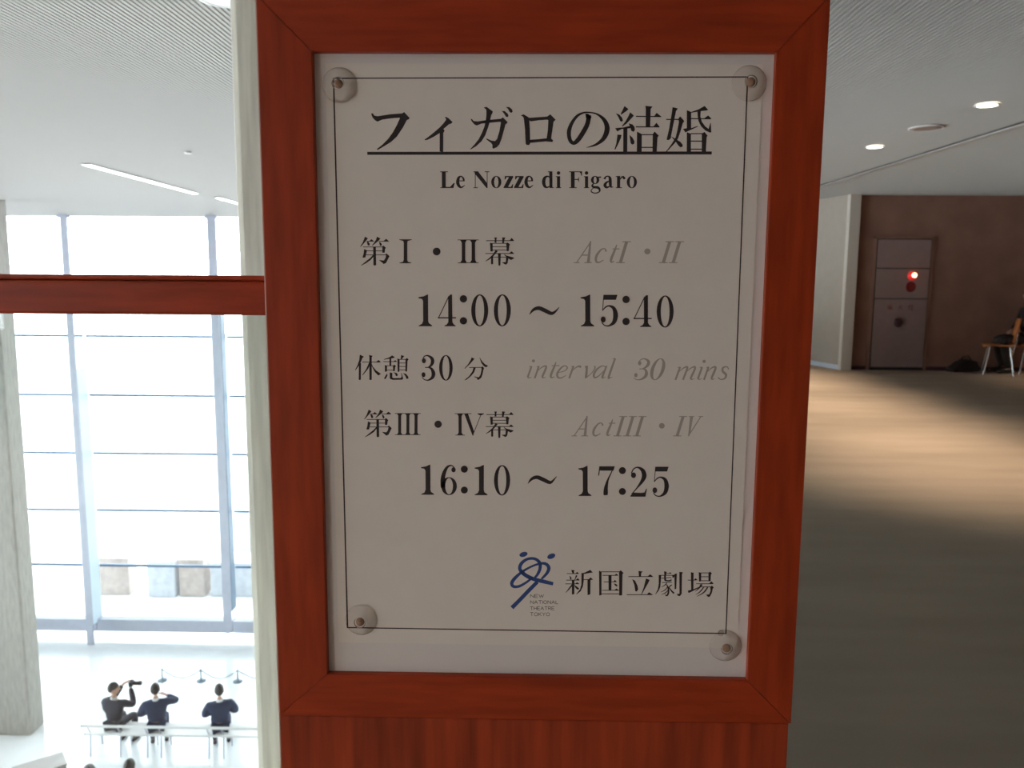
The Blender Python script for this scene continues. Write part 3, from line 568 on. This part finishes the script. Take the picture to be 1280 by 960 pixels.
# ---------------------------------------------------------------- fire cabinet on the brown wall
fc = empty('fire_hydrant_cabinet', (5.91, 13.12, 0), label='tall gray fire hydrant cabinet with lit red lamp on the brown wall', cat='cabinet')
box('cabinet_frame', M['gap'], -0.435, 0.435, -0.030, -0.002, 0.0, 2.075, fc)
for x0, x1 in ((-0.475, -0.425), (0.430, 0.475)): box('cabinet_frame_edge', M['brown'], x0, x1, -0.034, -0.002, 0.0, 2.10, fc)
box('cabinet_frame_edge', M['brown'], -0.475, 0.475, -0.034, -0.002, 2.075, 2.11, fc)
box('top_panel', M['cab'], -0.405, 0.420, -0.046, -0.03, 1.62, 2.06, fc, bev=0.004)
lp_ = box('lamp_panel', M['cab'], -0.405, 0.420, -0.046, -0.03, 1.145, 1.605, fc, bev=0.004)
dr = box('door', M['cab'], -0.405, 0.420, -0.046, -0.03, 0.05, 1.13, fc, bev=0.004)
rl_ = MB().lathe([(0.072, 0), (0.072, .012), (0.062, .02), (0.05, .045), (0.025, .062), (0.005, .068)], 24, T(0.15, -0.047, 1.50) @ RX90).build('red_lamp', M['lamp_red'], fc, clean=True, label='glowing red dome lamp')
MB().lathe([(0.036, 0), (0.036, .010), (0.02, .03), (0.005, .036)], 20, T(0.158, -0.105, 1.508) @ RX90).build('bulb', M['bulb'], rl_, clean=True)
MB().lathe([(0.08, 0), (0.08, .012), (0.06, .018), (0.055, .014), (0.02, .012)], 24, T(0.135, -0.047, 1.325) @ RX90).build('alarm_button', M['red'], lp_, clean=True, label='dark red round alarm button')
MB().lathe([(0.07, 0), (0.072, .01), (0.05, .02), (0.01, .022)], 24, T(-0.02, -0.047, 0.755) @ RX90).build('door_pull', M['plum'], dr, clean=True, label='dark round door pull')
KAJI = [[(20,5,20,90),(50,10,50,95),(50,10,80,0),(5,30,25,40),(5,55,25,65),(40,45,90,45),(40,45,40,100),(90,45,90,100),(40,62,90,62),(40,78,90,78),(65,20,65,45)],
        [(50,0,50,50),(50,50,10,100),(50,50,95,100),(20,25,30,50),(85,20,70,50)],
        [(25,0,25,100),(5,25,45,25),(25,30,5,70),(70,0,45,30),(70,0,100,30),(55,40,90,40),(50,68,92,68),(45,98,100,98),(72,40,72,98)]]
for k, ch in enumerate(KAJI):
    mb = MB()
    for x0, y0, x1, y1 in ch:
        for p in ribbon([(x0, -y0, 9), (x1, -y1, 9)]): mb.add([(-0.205+k*0.163+x*.00085, -0.0475, 1.045+z*.00085) for x, z in p], [(0, 1, 2, 3)])
    mb.build('cabinet_lettering', M['red'], dr)
# ---------------------------------------------------------------- chairs
def ply_chair(name='plywood_chair'):
    t = empty(name)
    sm = MB(); n = 8; vs = []; fs = []
    for i in range(n+1):                                     # facing +y ; seat shell
        y = 0.21-0.42*i/n; z = 0.448-0.012*math.sin(math.pi*i/n)-(0.03 if i == 0 else 0)
        wd = 0.215-0.02*(i/n)
        for j in range(7): u = -1+j/3; vs.append((u*wd, y, z+0.012*u*u))
    for i in range(n):
        for j in range(6): a_ = i*7+j; fs.append((a_, a_+1, a_+8, a_+7))
    sm.add(vs, fs, True); o = sm.build('seat', M['ply'], t); md = o.modifiers.new('thickness', 'SOLIDIFY'); md.thickness = 0.014
    bm_ = MB(); vs = []; fs = []
    for i in range(8):
        z = 0.50+0.36*i/7; y = -0.20-0.07*(i/7); wd = (0.15+0.06*math.sin(math.pi*min(1, i/7*0.9)))
        for j in range(7): u = -1+j/3; vs.append((u*wd, y+0.035*u*u, z))
    for i in range(7):
        for j in range(6): a_ = i*7+j; fs.append((a_, a_+1, a_+8, a_+7))
    bm_.add(vs, fs, True); o = bm_.build('backrest', M['ply'], t); md = o.modifiers.new('thickness', 'SOLIDIFY'); md.thickness = 0.012
    for sx in (-1, 1):
        for sy in (-1, 1): MB().tube([(sx*0.15, sy*0.13, 0.43), (sx*0.205, sy*0.20, 0.0)], 0.011).build('leg', M['chrome'], t)
        MB().tube([(sx*0.09, -0.13, 0.425), (sx*0.09, -0.205, 0.46), (sx*0.09, -0.225, 0.66)], 0.009).build('back_support', M['chrome'], t)
    return t
# ---------------------------------------------------------------- people
def skin(name, verts, edges, rad, m, parent, sub=1, root=0, extra=None):
    me = bpy.data.meshes.new(name); me.from_pydata(verts, edges, []); o = bpy.data.objects.new(name, me); COL.objects.link(o)
    sk = o.modifiers.new('skin', 'SKIN'); sk.use_smooth_shade = True; sk.branch_smoothing = 0.3
    for i, r in enumerate(rad):
        d = me.skin_vertices[0].data[i]; d.radius = r if isinstance(r, tuple) else (r, r); d.use_root = (i == root)
    ss = o.modifiers.new('sub', 'SUBSURF'); ss.levels = ss.render_levels = sub
    dg = bpy.context.evaluated_depsgraph_get(); ev = bpy.data.meshes.new_from_object(o.evaluated_get(dg))
    bpy.data.objects.remove(o)
    if extra:
        bm = bmesh.new(); bm.from_mesh(ev); e2 = bpy.data.meshes.new('t'); e2.from_pydata(extra.v, [], extra.f); bm.from_mesh(e2); bm.to_mesh(ev); bm.free()
    ev.materials.clear(); ev.materials.append(m)
    for p in ev.polygons: p.use_smooth = True; p.material_index = 0
    r = bpy.data.objects.new(name, ev); COL.objects.link(r); r.parent = parent; return r
def seated(loc, rz, label, larm, rarm, head_yaw=0.0, suit='navy', hair='hair', group=None, collar='shirt', lean=0.0, feet=(0.36, 0.40)):
    """Person facing +y, seat surface at z=0; larm/rarm = (elbow, wrist, fingertip direction)."""
    t = empty('person', loc, rz, label, 'person', group)
    V = Vector; P_ = V((0, 0.0, 0.10)); W_ = V((0, lean*0.3, 0.27)); C_ = V((0, lean*0.8, 0.46)); N_ = V((0, lean+0.01, 0.585)); H0 = V((0, lean+0.02, 0.66))
    hy = Matrix.Rotation(head_yaw, 4, 'Z'); hc = V((0, lean+0.025, 0.76)); HM = T(*hc) @ hy
    vs = [P_, W_, C_, N_, H0]; ed = [(0, 1), (1, 2), (2, 3), (3, 4)]; rd = [(.09, .07), (.085, .06), (.085, .055), (.045, .045), (.052, .052)]
    arms = []
    for s, arm in ((-1, larm), (1, rarm)):
        sh_ = V((s*0.185, lean*0.9, 0.52)); el, wr, fd = V(arm[0]), V(arm[1]), V(arm[2]).normalized(); arms.append((s, sh_, el, wr, fd))
        k = len(vs); hd = wr+fd*0.075
        vs += [sh_, el, wr, hd]; ed += [(2, k), (k, k+1), (k+1, k+2), (k+2, k+3)]; rd += [.036, .032, .026, (.034, .018)]
    legs = []
    for s in (-1, 1):
        hip = V((s*0.09, 0.02, 0.085)); kn = V((s*0.12, 0.43, 0.075)); an = V((s*0.12, feet[0], -0.385)); toe = V((s*0.13, feet[0]+0.15, -0.415)); legs.append((hip, kn, an, toe))
        k = len(vs); vs += [hip, kn, an, toe]; ed += [(0, k), (k, k+1), (k+1, k+2), (k+2, k+3)]; rd += [.07, .052, .030, .018]
    ex = MB()
    ex.ball((0, 0, 0.005), 0.074, 0.092, 0.112, HM); ex.ball((0, 0.018, -0.045), 0.058, 0.070, 0.070, HM)          # skull and jaw
    ex.ball((0, 0.098, -0.015), 0.013, 0.02, 0.026, HM, 8, 6)                                                     # nose
    for s in (-1, 1): ex.ball((s*0.076, -0.005, -0.012), 0.010, 0.018, 0.030, HM, 8, 6)                           # ears
    for s, sh_, el, wr, fd in arms:                                                                              # fingers and thumb
        side = fd.cross(V((0, 0, 1))); side = side.normalized() if side.length > .1 else V((1, 0, 0)); nrm_ = side.cross(fd)
        for q_, ln in zip((-1.5, -0.5, 0.5, 1.5), (0.058, 0.070, 0.066, 0.052)):
            b0 = wr+fd*0.078+side*q_*0.018
            ex.tube([b0-fd*.02, b0+fd*ln*.45, b0+fd*ln*.8-nrm_*.018, b0+fd*ln*.92-nrm_*.038], [.009, .0085, .008, .006], 6)
        b0 = wr+fd*0.03+side*(-s)*0.028
        ex.tube([b0-side*(-s)*.02, b0+fd*.03+side*(-s)*.014, b0+fd*.052+side*(-s)*.010-nrm_*.012], [.012, .010, .007], 6)
    body = skin('body', vs, ed, rd, M['skin'], t, extra=ex)
    for s in (-1, 1): MB().ball((s*0.030, 0.084, 0.012), 0.012, 0.008, 0.008, HM, 8, 6).build('eye', M['eye'], body)
    MB().ball((0, 0.086, -0.062), 0.024, 0.006, 0.007, HM, 8, 6).build('mouth', M['lip'], body)
    hm = MB(); nu, nv = 18, 9; hv = []; hf = []
    for k in range(nv+1):
        ph = math.pi*0.64*k/nv
        for i in range(nu):
            a_ = 2*math.pi*i/nu; back = 0.5-0.5*math.sin(a_); p2 = ph*(0.62+0.48*back)
            hv.append((0.083*math.sin(p2)*math.cos(a_), -0.006+0.101*math.sin(p2)*math.sin(a_), 0.012+0.122*math.cos(p2)))
    for k in range(nv):
        for i in range(nu): j = (i+1) % nu; hf.append((k*nu+i, (k+1)*nu+i, (k+1)*nu+j, k*nu+j))
    hm.add(hv, hf, True, HM); hm.build('hair', M[hair], t)
    jv = [P_+V((0, 0, .045)), W_, C_, N_+V((0, 0, -.04))]; je = [(0, 1), (1, 2), (2, 3)]; jr = [(.19, .125), (.175, .125), (.180, .125), (.085, .08)]
    for s, sh_, el, wr, fd in arms:
        k = len(jv); jv += [sh_, el, wr-(wr-el).normalized()*0.02]; je += [(2, k), (k, k+1), (k+1, k+2)]; jr += [.088, .066, .046]
    jk = skin('jacket', jv, je, jr, M[suit], t)
    MB().lathe([(.060, -.02), (.056, .02), (.053, .028)], 16, T(*(N_+V((0, -.002, .0)))), cap=False).build('shirt_collar', M[collar], t)
    tv = [V((0, 0.0, 0.105))]; te = []; tr = [(.15, .09)]
    for hip, kn, an, toe in legs:
        k = len(tv); tv += [hip, kn, an]; te += [(0, k), (k, k+1), (k+1, k+2)]; tr += [.080, .070, .052]
    skin('trousers', tv, te, tr, M[suit], t)
    for hip, kn, an, toe in legs:
        MB().tube([an+V((0, -.05, -.03)), an+V((0, .02, -.02)), toe+V((0, -.03, -.0)), toe+V((0, .03, -.012))], [.034, .042, .036, .018], 10).build('shoe', M['shoe'], t)
    return t
SEAT = GZ+0.45
V_ = Vector
fwd = ((-0.27, 0.06, 0.30), (-0.12, 0.28, 0.16), (0.6, 0.7, -0.1)); fwdr = ((0.27, 0.06, 0.30), (0.12, 0.28, 0.16), (-0.6, 0.7, -0.1))
seated((-7.52, 13.95, SEAT), math.radians(-8), 'person in dark jacket seated on the bench, aiming a camera to the right', ((-0.20, 0.24, 0.42), (-0.02, 0.33, 0.70), (0.6, 0.5, 0.3)), ((0.30, 0.16, 0.40), (0.14, 0.30, 0.68), (-0.2, 0.8, 0.4)), head_yaw=math.radians(-66), suit='char')
seated((-6.74, 13.95, SEAT), math.radians(20), 'person in navy suit seated on the bench, right elbow raised, middle of the three', ((-0.29, 0.04, 0.30), (-0.14, 0.27, 0.24), (0.7, 0.6, 0.1)), ((0.36, 0.12, 0.44), (0.16, 0.28, 0.50), (-0.8, 0.4, 0.3)), suit='navy')
seated((-5.56, 13.95, SEAT), math.radians(20), 'person in navy suit with both elbows out, alone at the right of the bench', ((-0.29, 0.05, 0.30), (-0.08, 0.28, 0.26), (0.8, 0.4, 0.0)), ((0.29, 0.05, 0.30), (0.08, 0.28, 0.28), (-0.8, 0.4, 0.0)), suit='navy')
cm = empty('handheld_camera', (-7.33, 14.23, SEAT+0.735), math.radians(-84), label='black camera with long lens held up to the face of the seated person', cat='camera')
MB().box(-0.065, 0.065, -0.02, 0.05, -0.045, 0.045, bev=0.008).build('camera_body', M['blackp'], cm)
MB().lathe([(0.036, 0.05), (0.038, 0.10), (0.034, 0.12), (0.042, 0.15), (0.042, 0.20), (0.036, 0.205)], 20, Matrix.Rotation(-math.pi/2, 4, 'X')).build('lens', M['blackp'], cm, clean=True)
MB().box(-0.022, 0.022, 0.0, 0.045, 0.045, 0.07, bev=0.006).build('viewfinder', M['blackp'], cm)
# bench
bn = empty('long_bench', (0, 13.93, GZ), label='long white bench with low back rail, where three people in dark suits sit', cat='bench')
box('bench_seat', M['white'], -8.02, -4.3, -0.16, 0.26, 0.405, 0.446, bn, bev=0.008)
box('back_rail', M['white'], -8.02, -4.3, -0.245, -0.225, 0.61, 0.66, bn, bev=0.004)
for x in (-7.9, -7.35, -6.85, -6.6, -5.72, -5.45, -4.7):
    MB().tube([(x, -0.13, 0.41), (x, -0.17, 0.0)], 0.014).build('leg', M['steel'], bn); MB().tube([(x, 0.23, 0.41), (x, 0.25, 0.0)], 0.014).build('leg', M['steel'], bn)
    MB().tube([(x, -0.12, 0.42), (x, -0.235, 0.63)], 0.010).build('rail_bracket', M['steel'], bn)
# two more seated visitors on chairs in front
proto = ply_chair(); proto.location = (7.26, 12.64, 0); proto.rotation_euler = (0, 0, math.radians(66))
tag(proto, 'empty orange plywood chair with chrome legs near the brown wall, seen from behind', 'chair', 'plywood chairs')
for (x, y, z, r, lb) in ((7.80, 12.78, 0, 84, 'plywood chair at the right edge under the seated person in black'), (-6.07, 11.52, GZ, 0, 'plywood chair downstairs at the bottom edge, under the dark-haired visitor'), (-6.62, 11.36, GZ, -25, 'plywood chair downstairs at the bottom edge, under the gray-haired visitor')):
    c = copy_tree(proto); c.location = (x, y, z); c.rotation_euler = (0, 0, math.radians(r)); c['label'] = lb
seated((-6.07, 11.58, SEAT+.01), math.radians(-4), 'dark-haired person at the bottom edge, only the head in view', fwd, fwdr, suit='navy')
seated((-6.62, 11.42, SEAT+.01), math.radians(-25), 'gray-haired person at the bottom left edge, half a head in view', fwd, fwdr, suit='char', hair='hair_g')
seated((7.78, 12.78, 0.462), math.radians(84), 'person in black seated on the chair at the right edge by the brown wall', ((-0.24, 0.03, 0.30), (-0.10, 0.20, 0.20), (0.7, 0.6, -0.1)), ((0.24, 0.03, 0.30), (0.10, 0.20, 0.20), (-0.7, 0.6, -0.1)), head_yaw=math.radians(10), suit='black', collar='black', feet=(0.30, 0.3))
bgm = empty('black_bag', (6.93, 13.0, 0), math.radians(12), label='low black bag on the carpet beside the empty plywood chair', cat='bag')
MB().prism([(-0.24, 0.0), (0.22, 0.0), (0.24, 0.04), (0.17, 0.16), (0.04, 0.19), (-0.08, 0.15), (-0.23, 0.05)], -0.09, 0.09).build('bag_body', M['black'], bgm)
MB().tube([(-0.06, 0, 0.155), (-0.03, 0, 0.225), (0.08, 0, 0.245), (0.14, 0, 0.17)], 0.008).build('bag_handle', M['black'], bgm)
# counter at the bottom left, low rope barrier beyond the bench
ct = empty('reception_counter', (-7.72, 11.965, GZ), math.radians(38.5), label='pale counter at the bottom left corner, beside the left concrete column', cat='counter')
box('counter_top', M['counter'], -0.36, 0.345, -0.42, 0.0, 1.06, 1.09, ct, bev=0.006); box('counter_body', M['counter'], -0.35, 0.335, -0.41, -0.01, 0.0, 1.045, ct); box('shadow_gap', M['steel'], -0.34, 0.325, -0.40, -0.02, 1.045, 1.06, ct)
rb = empty('rope_barrier', (0, 16.6, GZ), label='low blue-gray rope barrier on the floor beyond the bench', cat='barrier')
px = (-7.85, -7.0, -6.2, -5.2)
for x in px: MB().lathe([(0.10, 0), (0.10, 0.015), (0.02, 0.03), (0.014, 0.25), (0.022, 0.27), (0.01, 0.285)], 14, T(x, 0, 0)).build('barrier_post', M['rope'], rb, clean=True)
for x0, x1 in zip(px, px[1:]): MB().tube([(x0+(x1-x0)*k/10, 0, 0.255-0.19*math.sin(math.pi*k/10)) for k in range(11)], 0.012).build('rope', M['rope'], rb)
